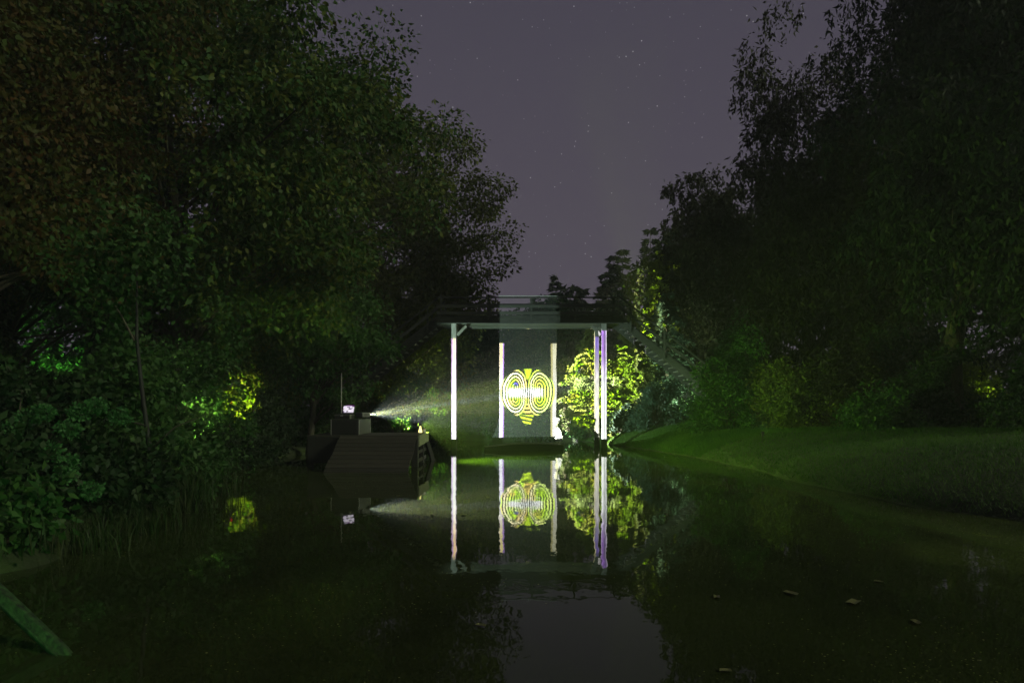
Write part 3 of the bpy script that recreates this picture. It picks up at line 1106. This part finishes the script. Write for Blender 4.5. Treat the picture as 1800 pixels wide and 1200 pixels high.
def shrub(name, label, base, r, h, mat, seed, clumps=90, per=130, leaf=(0.11, 0.035), group='shrubs along the banks', cat='shrub', clump_r=0.45, flat=1.0, droop=.2):
    rng = np.random.default_rng(seed)
    bz = float(ground_z(base[0], base[1]))
    root = thing(name, (base[0], base[1], bz), label, cat, group)
    d = rng.normal(size=(clumps, 3))
    d /= np.linalg.norm(d, axis=1, keepdims=True)
    d[:, 2] = np.abs(d[:, 2]) * 1.0 - .15
    rad = rng.uniform(.25, 1, clumps) ** .5 * lumpy(d, seed + 3)
    C = np.array([base[0], base[1], bz + .25]) + d * rad[:, None] * np.array([r, r * flat, h * .92])
    C = C[clear(C)]
    nC = len(C)
    ci = np.repeat(np.arange(nC), per)
    off = rng.normal(size=(len(ci), 3))
    off /= np.linalg.norm(off, axis=1, keepdims=True)
    off *= (rng.uniform(.05, 1, len(ci)) ** .5)[:, None]
    cr = clump_r * rng.uniform(.6, 1.25, nC)
    P = C[ci] + off * cr[ci][:, None] * np.array([1, 1, .75])
    D = off + rng.normal(size=off.shape) * .5
    D[:, 2] -= droop
    k = clear(P)
    V = leaves(P[k], D[k], leaf[0], leaf[1], rng)
    tk = MB()
    b0 = np.array([base[0], base[1], bz - .1])
    for c in C[:16]:
        mid = b0 + (c - b0) * .5 + np.array([0, 0, .15 * h])
        tk.tube([tuple(b0), tuple(mid), tuple(c)], [.035, .022, .006], 5, False)
    o = origin_of(root)
    link('foliage', quads_mesh('foliage', V - np.array(o), mat), root)
    if len(tk.v):
        tk.build('stem', M['bark'], root, True)
    return root


# --- left bank trees
broad_tree('maple_tree', 'big dark maple overhanging the left bank before the jetty', (-10.3, 21.5), (-11.2, 22, 9.6), (6.9, 5.5, 6.8), M['maple'], 11, 560, 270, (0.18, 0.058), 1.15, 0.36)
broad_tree('olive_tree', 'olive-brown tree leaning over the left end of the footbridge', (-6.2, 36.5), (-7.7, 36.5, 8.8), (6.5, 3.8, 7.6), M['olive'], 12, 540, 200, (0.20, 0.068), 1.35, 0.28)
broad_tree('russet_tree', 'reddish-brown tree filling the upper left corner', (-13.2, 14.5), (-12.6, 14.5, 8.4), (5.6, 4.5, 5.6), M['russet'], 13, 400, 260, (0.13, 0.042), 0.95, 0.26)
broad_tree('deep_green_tree', 'deep green tree at the left edge behind the shrubs', (-15, 20), (-15, 20, 6.5), (5.0, 4.5, 5.0), M['deep'], 14, 260, 180, (0.18, 0.055), 1.0, 0.24)
broad_tree('lit_green_tree', 'far tree glowing green through a gap at the left edge', (-20.4, 30.5), (-20.2, 30.3, 5.0), (2.6, 2.2, 2.4), M['bush'], 15, 90, 130, (0.20, 0.06), 0.8, 0.2)
broad_tree('slender_tree', 'slender leafy tree rising behind the jetty cabinet', (-7.6, 25.5), (-7.2, 25.6, 4.6), (2.4, 1.8, 2.6), M['bush'], 16, 120, 130, (0.15, 0.05), 0.7, 0.14)
broad_tree('left_bank_tree', 'bushy dark tree between the maple and the left stairs', (-10.5, 28.6), (-10.5, 28.2, 5.4), (3.4, 2.2, 3.6), M['maple'], 17, 170, 130, (0.17, 0.05), 0.85, 0.2)

broad_tree('dark_tree', 'dark tree behind the footbridge, left of the gauze screen', (-2.4, 44.0), (-2.4, 44.0, 4.6), (3.4, 2.2, 3.4), M['deep'], 18, 150, 140, (0.26, 0.08), 0.9, 0.2)
broad_tree('dark_tree', 'dark tree behind the footbridge, seen through the gauze screen', (2.4, 45.0), (2.4, 45.0, 5.0), (3.2, 2.2, 3.8), M['deep'], 19, 150, 140, (0.26, 0.08), 0.9, 0.2)

# --- left bank shrubs
shrub('flowering_shrub', 'round-headed flowering shrub lit green at the lower left', (-6.75, 9.2), 1.3, 1.5, M['deep'], 31, 60, 110, (0.11, 0.045), clump_r=.32)
fl_root = bpy.data.objects['flowering_shrub']
rng = np.random.default_rng(5)
heads = [(-6.35, 9.0, 1.62), (-6.15, 8.9, 1.72), (-5.75, 9.0, 1.80), (-5.55, 9.1, 1.78), (-6.5, 8.8, 1.48), (-5.7, 8.8, 1.50), (-5.85, 8.6, 1.28), (-6.5, 8.6, 1.15), (-6.35, 8.5, 1.02), (-5.6, 8.5, 1.12), (-5.55, 8.4, 0.95), (-5.95, 8.2, 1.02), (-5.3, 8.6, .75), (-5.1, 8.9, 1.62)]
for hx, hy, hz in heads:
    n_ = 260
    d = rng.normal(size=(n_, 3))
    d /= np.linalg.norm(d, axis=1, keepdims=True)
    c = np.array([hx, hy, hz]) + rng.normal(size=3) * .03
    V = leaves(c + d * rng.uniform(.06, .15, n_)[:, None] * np.array([1, 1, .8]), d + rng.normal(size=d.shape) * .7, .04, .018, rng)
    link('flower_head', quads_mesh('flower_head', V - np.array(ORIG[fl_root.name]), M['flower']), fl_root)

LS = [
    ('tall dark bush overhanging the water beside the thin sapling', (-7.6, 12.6), 2.0, 3.4, 'bush', 32),
    ('low dark bush spilling over the bank below the flowering shrub', (-6.5, 7.9), 0.9, 0.75, 'deep', 47),
    ('small dark bush at the left frame edge above the log', (-6.4, 6.7), 0.9, 0.8, 'deep', 48),
    ('low bush hanging over the water edge next to the log', (-5.85, 7.5), 0.75, 0.5, 'bush', 29),
    ('low bush at the foot of the sapling', (-6.4, 10.6), 0.9, 0.9, 'deep', 49),
    ('rounded low bush at the waterline past the sapling', (-6.7, 13.4), 1.0, 1.1, 'bush', 50),
    ('low dark bush on the shore between the reeds and the jetty', (-8.3, 20.6), 1.1, 1.0, 'deep', 30),
    ('broad dark bush at the far left behind the flowering shrub', (-9.6, 11.2), 2.2, 3.6, 'deep', 33),
    ('leafy bush on the left bank in front of the maple trunk', (-8.3, 16.0), 2.3, 3.8, 'bush', 34),
    ('low bush at the waterline left of the jetty', (-8.7, 18.4), 1.2, 1.4, 'bush', 35),
    ('dark bush standing behind the jetty deck at left', (-9.6, 24.6), 1.9, 3.0, 'deep', 36),
    ('bush at the foot of the left stairs', (-7.4, 27.6), 1.7, 2.6, 'bush', 37),
    ('bush catching yellow-green light on the left bank', (-11.4, 28.2), 1.4, 2.6, 'cedar', 38),
    ('small leafy bush beside the projector behind the jetty', (-5.2, 25.0), 1.1, 1.15, 'bush', 39),
    ('bush under the left stairs at the water edge', (-5.6, 33.4), 1.8, 3.6, 'bush', 40),
    ('big bush seen under the left half of the footbridge', (-2.6, 38.6), 2.4, 4.6, 'bush', 41),
    ('dark bush seen through the gauze screen', (0.6, 39.0), 2.3, 3.6, 'bush', 42),
    ('shaded bush on the far shore right of the screen', (2.2, 38.2), 1.8, 4.2, 'deep', 43),
    ('low shrub at the water edge beside the right end of the screen', (3.9, 35.6), 1.0, 1.1, 'bush', 45),
    ('dark low shrub on the far shore below the screen', (1.0, 37.0), 1.5, 1.0, 'deep', 46),
    ('low plant bed along the far shore', (-3.6, 36.8), 1.3, 1.3, 'bush', 44),
]
for lab, bs, r, h, mt, sd in LS:
    big = r * h
    shrub('shrub', lab, bs, r, h, M[mt], sd, int(30 + 14 * big), 130, (0.12, 0.038), clump_r=.48)

# sapling
sap = thing('sapling', (-5.95, 11.0, float(ground_z(-5.95, 11.0))), 'thin leaning sapling trunk lit green at the left waterline', 'tree')
zz0 = float(ground_z(-5.95, 11.0))
MB().tube([(-5.75, 11.0, zz0 - .2), (-5.82, 11.0, 1.0), (-5.98, 11.05, 2.0), (-6.1, 11.1, 2.9), (-6.15, 11.2, 4.2)], [.045, .04, .034, .026, .012], 9).build('trunk', M['tarred'], sap, True)
rng = np.random.default_rng(77)
Cs = np.array([(-6.2, 11.3, 4.0), (-6.6, 11.2, 3.6), (-5.9, 11.4, 4.4), (-6.4, 11.5, 4.7), (-7.0, 11.3, 4.2)])
P = np.repeat(Cs, 500, 0) + rng.normal(size=(2500, 3)) * .35
V = leaves(P, rng.normal(size=P.shape) + np.array([0, 0, -.4]), .11, .035, rng)
link('crown', quads_mesh('crown', V - np.array(ORIG[sap.name]), M['bush']), sap)
for (a, b_) in (((-5.9, 11.0, 1.5), (-6.7, 11.2, 1.55)), ((-5.85, 11.0, 1.1), (-5.0, 11.3, 1.7)), ((-6.1, 11.1, 2.8), (-6.6, 11.2, 3.6))):
    tw_ = MB()
    tw_.tube([a, ((a[0] + b_[0]) / 2, a[1], (a[2] + b_[2]) / 2 + .08), b_], [.018, .012, .004], 5, False)
    tw_.build('branch', M['bark'], sap, True)

# reed tufts at the left waterline
def reeds(label, cx, cy_, n, hgt, sp_, seed):
    rng = np.random.default_rng(seed)
    bz = max(0.0, float(ground_z(cx, cy_)))
    root = thing('reed_tuft', (cx, cy_, bz), label, 'reeds', 'reed tufts at the left waterline')
    b0 = np.stack([cx + rng.normal(size=n) * sp_, cy_ + rng.normal(size=n) * sp_, np.full(n, bz - .05)], 1)
    ln = rng.normal(size=(n, 2)) * .28
    h_ = hgt * rng.uniform(.5, 1.1, n)
    V = np.empty((n, 2, 4, 3))
    wv = rng.normal(size=(n, 3)) * np.array([1, 1, 0])
    wv /= np.linalg.norm(wv, axis=1, keepdims=True)
    wv *= .009
    m_ = b0 + np.stack([ln[:, 0] * h_ * .35, ln[:, 1] * h_ * .35, h_ * .6], 1)
    t_ = b0 + np.stack([ln[:, 0] * h_ * 1.2, ln[:, 1] * h_ * 1.2, h_ * .98], 1)
    V[:, 0] = np.stack([b0 - wv, b0 + wv, m_ + wv * .8, m_ - wv * .8], 1)
    V[:, 1] = np.stack([m_ - wv * .8, m_ + wv * .8, t_ + wv * .1, t_ - wv * .1], 1)
    link('blades', quads_mesh('blades', V.reshape(-1, 3) - np.array(ORIG[root.name]), M['reed']), root)['kind'] = 'stuff'


reeds('tall reed tuft beside the sapling trunk', -5.75, 11.9, 220, 1.0, .28, 1)
reeds('reed tuft between the sapling and the jetty', -6.3, 14.0, 200, .8, .35, 2)
reeds('short reed tuft below the flowering shrub', -5.55, 8.6, 200, .5, .35, 3)
reeds('ragged reed tuft at the left frame edge', -6.1, 7.4, 200, .5, .4, 4)
reeds('thin reed tuft hanging over the water near the plank', -5.4, 10.0, 140, .55, .3, 6)

# --- right bank and behind the bridge
conifer('lit_cedar', 'cedar splashed with yellow projected light behind the right bridge posts', (4.1, 35.4), 5.6, 2.2, M['cedar'], 51, 28, 12, 130, (0.15, 0.034), 0.25, .02, .12, up=.25)
conifer('lit_cedar', 'second cedar lit yellow just right of the bridge posts', (6.3, 36.0), 5.8, 2.0, M['cedar'], 52, 28, 11, 130, (0.15, 0.034), 0.25, .02, .12, up=.25)
shrub('juniper', 'grey-green juniper under the right stairs', (7.1, 33.6), 1.5, 3.0, M['bluegreen'], 53, 80, 150, (0.13, 0.03), clump_r=.42, group='evergreens beside the right stairs')
conifer('blue_conifer', 'bluish conifer rising behind the right stairs', (8.4, 37.0), 7.0, 2.2, M['bluegreen'], 54, 24, 14, 80, (0.20, 0.035), .3, .03, .13)
shrub('juniper', 'small juniper tucked behind the right front post', (5.3, 33.9), 0.9, 1.3, M['bluegreen'], 55, 40, 120, (0.12, 0.03), clump_r=.35, group='evergreens beside the right stairs')
conifer('tall_conifer', 'distant tree top glowing yellow-green above the right stairs', (9.3, 43), 10.6, 1.7, M['cedar'], 56, 26, 10, 60, (0.3, 0.06), .3, .1, .2)

broad_tree('drooping_larch', 'tallest dark larch with hanging sprays at the upper right', (16.0, 25.0), (17.6, 25.0, 12.5), (4.9, 4.5, 10.5), M['needle'], 61, 560, 190, (0.24, 0.05), 1.15, 0.38, weep=1.3, shell=.2)
broad_tree('drooping_larch', 'dark larch with ragged hanging edge over the right bank', (13.6, 32.0), (14.9, 32.0, 9.7), (4.5, 4.0, 8.4), M['brown'], 62, 430, 180, (0.26, 0.055), 1.15, 0.34, weep=1.2, shell=.2)
broad_tree('dark_tree', 'brownish dark tree stepping down towards the right stairs', (12.6, 39.5), (12.4, 39.5, 8.6), (3.9, 3.5, 6.6), M['brown'], 63, 320, 150, (0.28, 0.065), 1.1, 0.28, weep=.7)
broad_tree('dark_tree', 'lower dark tree behind the blue conifer', (11.6, 47), (11.4, 47, 8.2), (3.6, 3.0, 5.4), M['needle'], 64, 200, 130, (0.34, 0.09), 1.1, 0.26)
broad_tree('drooping_larch', 'black foliage mass at the right frame edge', (19.5, 20.0), (18.6, 20.0, 8.5), (5.0, 4.5, 7.5), M['needle'], 65, 420, 170, (0.22, 0.045), 1.05, 0.36, weep=1.2, shell=.2)
RS = [
    ('tall green bush at the foot of the right stairs', (9.1, 28.4), 1.9, 4.4, 'bush', 71),
    ('rounded brown-green bush on the lawn crest', (10.7, 26.6), 1.8, 3.2, 'olive', 72),
    ('dark round bush in the middle of the lawn crest', (12.6, 25.6), 1.9, 3.0, 'brown', 73),
    ('low bush trailing onto the lawn, right of the round bush', (11.6, 21.8), 1.0, 1.2, 'bush', 74),
    ('dark bush under the tall larch', (14.6, 22.8), 2.0, 2.8, 'deep', 75),
    ('bush glowing yellow-green in a gap at far right', (17.2, 25.6), 1.2, 2.8, 'cedar', 76),
    ('deep green bush above the right stairs foot', (10.6, 32.9), 2.2, 6.5, 'bush', 77),
    ('dark bush at the right frame edge above the lawn', (14.6, 17.6), 1.8, 2.4, 'deep', 78),
]
for lab, bs, r, h, mt, sd in RS:
    shrub('shrub', lab, bs, r, h, M[mt], sd, int(30 + 13 * r * h), 130, (0.12, 0.035), clump_r=.5)

# far trees along the horizon
FT = [(-30, 62, 10, 4), (-24, 55, 11, 4), (-17, 50, 10, 4), (-11, 56, 9, 3.5), (-5, 60, 10, 3.2), (1.0, 64, 9, 2.6), (4.6, 70, 14.6, 2.4), (7.4, 72, 13.4, 2.6), (10.4, 70, 16.5, 2.8), (13.8, 68, 19, 3.2), (3.0, 75, 12.4, 3.0), (6.0, 66, 12.6, 3.2), (8.9, 64, 13.6, 3.2), (12.0, 74, 18.0, 3.4), (20, 58, 14, 4), (27, 50, 14, 4.2), (24, 40, 13, 4), (33, 44, 13, 4.5)]
FN = ['far left edge', 'far left, second from the edge', 'left, behind the maple', 'left, behind the olive-brown tree', 'left of the sky gap', 'lowest in the sky gap', 'first right of the sky gap', 'second right of the sky gap', 'third right of the sky gap', 'tall one right of the sky gap', 'small one at the right foot of the sky gap', 'low one in front of the first two right of the gap', 'low one in front of the third right of the gap', 'between the third and the tall one right of the gap', 'behind the right larches', 'far right behind the larches', 'right, behind the tall larch', 'far right edge']
for i, ((x, y, h, r), w) in enumerate(zip(FT, FN)):
    conifer('far_conifer', 'dark distant conifer, ' + w, (x, y), h, r, M['needle'], 90 + i, 22, 9, 34, (0.55, 0.12), .35, .05, .2, group='distant conifers on the horizon')

# ------------------------------------------------------------------ grass, duckweed, floating leaves
rng = np.random.default_rng(8)
n = 130000
gxr = np.concatenate([rng.uniform(3.5, 9.5, n), rng.uniform(3, 19, n * 2)])
gyr = np.concatenate([rng.uniform(24, 36.5, n), 8 + 28 * rng.uniform(0, 1, n * 2) ** 1.1])
k = (water_dist(gxr, gyr) < -0.02)
gxr, gyr = gxr[k][:n * 2], gyr[k][:n * 2]
gz = ground_z(gxr, gyr)
n = len(gxr)
b0 = np.stack([gxr, gyr, gz - .01], 1)
h_ = rng.uniform(.03, .09, n) * (1 + .9 * (rng.uniform(0, 1, n) > .96))
wv = rng.normal(size=(n, 3)) * np.array([1, .4, 0])
wv /= np.linalg.norm(wv, axis=1, keepdims=True)
wv *= .009
tp = b0 + np.stack([rng.normal(size=n) * .04, rng.normal(size=n) * .04, h_], 1)
V = np.stack([b0 - wv, b0 + wv, tp], 1).reshape(-1, 3)
gr = link('grass', quads_mesh('grass', V, M['blade'], 3))
tag(gr, 'short mown grass on the right bank', 'grass', kind='stuff')

n = 5500
dx_ = rng.uniform(-6, 8, n * 4)
dy_ = 4.2 + 26 * rng.uniform(0, 1, n * 4) ** 1.6
dens = np.sin(dx_ * 1.1 + 2 * np.sin(dy_ * .5)) * np.sin(dy_ * .8 + dx_ * .4) + rng.normal(size=n * 4) * .5
wd = water_dist(dx_, dy_)
k = (wd > .1) & ((dens > .55) | (wd < 0.5))
dx_, dy_ = dx_[k][:n], dy_[k][:n]
n = len(dx_)
rr = rng.uniform(.003, .010, n)
an = rng.uniform(0, 6.28, n)
V = np.empty((n, 4, 3))
for q in range(4):
    V[:, q, 0] = dx_ + rr * np.cos(an + q * 1.57) * rng.uniform(.7, 1.3, n)
    V[:, q, 1] = dy_ + rr * np.sin(an + q * 1.57) * rng.uniform(.7, 1.3, n)
    V[:, q, 2] = .004 + rng.uniform(0, .003, n)
dw = link('duckweed', quads_mesh('duckweed', V.reshape(-1, 3), M['weed'], 4))
tag(dw, 'specks of duckweed scattered over the pond', 'duckweed', kind='stuff')

FL = [(1390, 1043), (1500, 1059), (1580, 1048), (1612, 1015), (1545, 1023), (1275, 1030), (1245, 1069), (1260, 1050), (1536, 1090), (1610, 1094), (1276, 1180), (1328, 1040), (1430, 1034), (835, 1135), (845, 1100), (780, 1060), (700, 872), (735, 912), (815, 905), (760, 905)]
FL.sort()
ORD = ['leftmost', 'second', 'third', 'fourth', 'fifth', 'sixth', 'seventh', 'eighth', 'ninth', 'tenth', 'eleventh', 'twelfth', 'thirteenth', 'fourteenth', 'fifteenth', 'sixteenth', 'seventeenth', 'eighteenth', 'nineteenth', 'rightmost']
FL = FL[::2]
ORD = ORD[:9] + ORD[-1:]
for i, (a, b_) in enumerate(FL):
    D_ = 2160 / (b_ - 715)
    x = (a - 900) / 1200 * D_
    L = (0.10 + 0.05 * ((i * 7) % 5) / 5) * (1.5 if a in (1390, 1500, 1612) else 1)
    th = i * 1.9
    pts = []
    for q in range(8):
        an_ = 2 * math.pi * q / 8
        rr_ = L * (.5 if q % 2 else .36) * (1.25 if q == 0 else 1)
        lx, ly = rr_ * math.cos(an_), rr_ * .6 * math.sin(an_)
        pts.append((x + lx * math.cos(th) - ly * math.sin(th), D_ + lx * math.sin(th) + ly * math.cos(th), .008 + .012 * abs(math.sin(an_ * 1.5))))
    pts.append((x, D_, .006))
    mb = MB()
    mb.add(pts, [(q, (q + 1) % 8, 8) for q in range(8)])
    tag(mb.build('floating_leaf', M['lily']), 'fallen leaf floating on the water, ' + ORD[i] + ('' if i in (0, 9) else ' from the left') + ' of the floating leaves', 'leaf', 'fallen leaves on the water')


# ------------------------------------------------------------------ garden lights (for the lit plants; some are added fill)
def garden_light(loc, aim, col, watts, label, cone=60, blend=.6, soft=.05, z=None):
    x, y = loc
    z = float(ground_z(x, y)) if z is None else z
    root = thing('garden_spotlight', (x, y, z), label, 'spotlight', 'garden spotlights')
    c = Vector((x, y, z + .28))
    d = (Vector(aim) - c).normalized()
    MB().tube([(x, y, z - .012), (x, y, z + .2)], [.006, .014], 8).build('stake', M['black'], root)
    MB().tube([c - d * .16, c - d * .13, c - d * .02, c + d * .02], [.02, .04, .055, .058], 14, True).build('housing', M['dark_metal'], root, False)
    MB().tube([c + d * .021, c + d * .024], [.05, .05], 14).build('lens', mat_emit('spot_lens', col, 3.0), root)
    L = bpy.data.lights.new('spot_beam', 'SPOT')
    L.energy = watts
    L.color = col
    L.spot_size = R(cone)
    L.spot_blend = blend
    L.shadow_soft_size = soft
    o = link('spot_beam', L, root)
    o.location = c + d * .09 - ORIG[root.name]
    o.rotation_euler = d.to_track_quat('-Z', 'Y').to_euler()
    return root


YG = (0.72, 1.0, 0.06)
GR = (0.10, 1.0, 0.18)
garden_light((-10.4, 26.2), (-11.4, 28.2, 2.6), YG, 2200, 'garden spotlight lighting the yellow-green bush on the left bank', 70)
garden_light((-18.8, 28.6), (-20.2, 30.2, 5.3), (0.35, 1.0, 0.20), 1400, 'garden spotlight under the far green tree at left', 55)
garden_light((18.3, 24.3), (17.1, 25.9, 2.7), YG, 700, 'garden spotlight under the glowing bush at far right', 60)
garden_light((8.7, 40.6), (9.25, 43, 9.5), YG, 34000, 'garden spotlight aimed up at the distant glowing tree', 36)
garden_light((-4.6, 38.0), (-3.0, 37.6, 5.0), YG, 2600, 'garden spotlight on the far shore behind the left posts', 80)
garden_light((-6.6, 26.6), (-8.6, 23.5, 7.0), (0.62, 1.0, 0.12), 20000, 'garden spotlight behind the jetty aimed into the maple', 95)
garden_light((-1.6, 0.9), (-6.0, 9.5, 1.35), GR, 240, 'green garden spotlight on the near bank beside the photographer', 32)

garden_light((-7.5, 15.3), (-9.6, 20.5, 8.5), (0.72, 1.0, 0.28), 11000, 'added fill spotlight at the left waterline aimed up into the maple', 100, 1.0)  # unseen uplight added so the maple's near side is lit
garden_light((-5.2, 33.9), (-6.0, 36.5, 9.0), (0.80, 1.0, 0.22), 17000, 'added fill spotlight under the olive-brown tree by the left stairs', 100, 1.0)  # unseen uplight added to brighten the front of this tree
garden_light((8.6, 33.4), (8.3, 37.0, 5.5), (0.80, 1.0, 0.62), 6500, 'garden spotlight behind the right stairs', 80, 1.0)
garden_light((8.3, 22.6), (11.5, 30, 8.0), (0.45, 1.0, 0.30), 160, 'added fill spotlight on the lawn crest under the bushes', 100, 1.0)  # faint unseen uplight added to lift the dark right-hand trees

garden_light((-3.15, 22.75), (9.0, 22.8, 0.1), (0.58, 1.0, 0.12), 5600, 'added spotlight at the jetty end, standing in for projector wash on the lawn', 104, 1.0, .05, JZ)  # added lamp replacing stray projector light on the lawn and water

# small red light in the bushes
red = thing('red_marker_light', (-9.3, 22.6, 0.7), 'tiny red marker light among the left-bank bushes', 'light')
MB().tube([(-9.3, 22.6, 0.5), (-9.3, 22.6, 1.9)], .012, 8).build('stake', M['black'], red)
MB().tube([(-9.3, 22.6, 1.9), (-9.3, 22.6, 1.93), (-9.3, 22.6, 2.02), (-9.3, 22.6, 2.04)], [.018, .024, .024, .01], 12).build('lens', mat_emit('red_lens', (1.0, 0.05, 0.03), 0.5), red)

# ------------------------------------------------------------------ haze that shows the projector's beam
m, nt, out = new_mat('night_mist')
pv_ = nt.nodes.new('ShaderNodeVolumePrincipled')
pv_.inputs['Color'].default_value = (0.85, 0.9, 0.88, 1)
pv_.inputs['Density'].default_value = 0.0016
nt.links.new(pv_.outputs[0], out.inputs['Volume'])
m.cycles.volume_sampling = 'EQUIANGULAR'
mb = MB()
x0, x1, y0, y1, z0, z1 = -60, 60, -12, 95, -2.2, 26
mb.add([(x0, y0, z0), (x1, y0, z0), (x1, y1, z0), (x0, y1, z0), (x0, y0, z1), (x1, y0, z1), (x1, y1, z1), (x0, y1, z1)],
       [(0, 3, 2, 1), (4, 5, 6, 7), (0, 1, 5, 4), (1, 2, 6, 5), (2, 3, 7, 6), (3, 0, 4, 7)])
hz = mb.build('haze', m)
tag(hz, 'thin night mist over the pond', 'haze', kind='stuff')
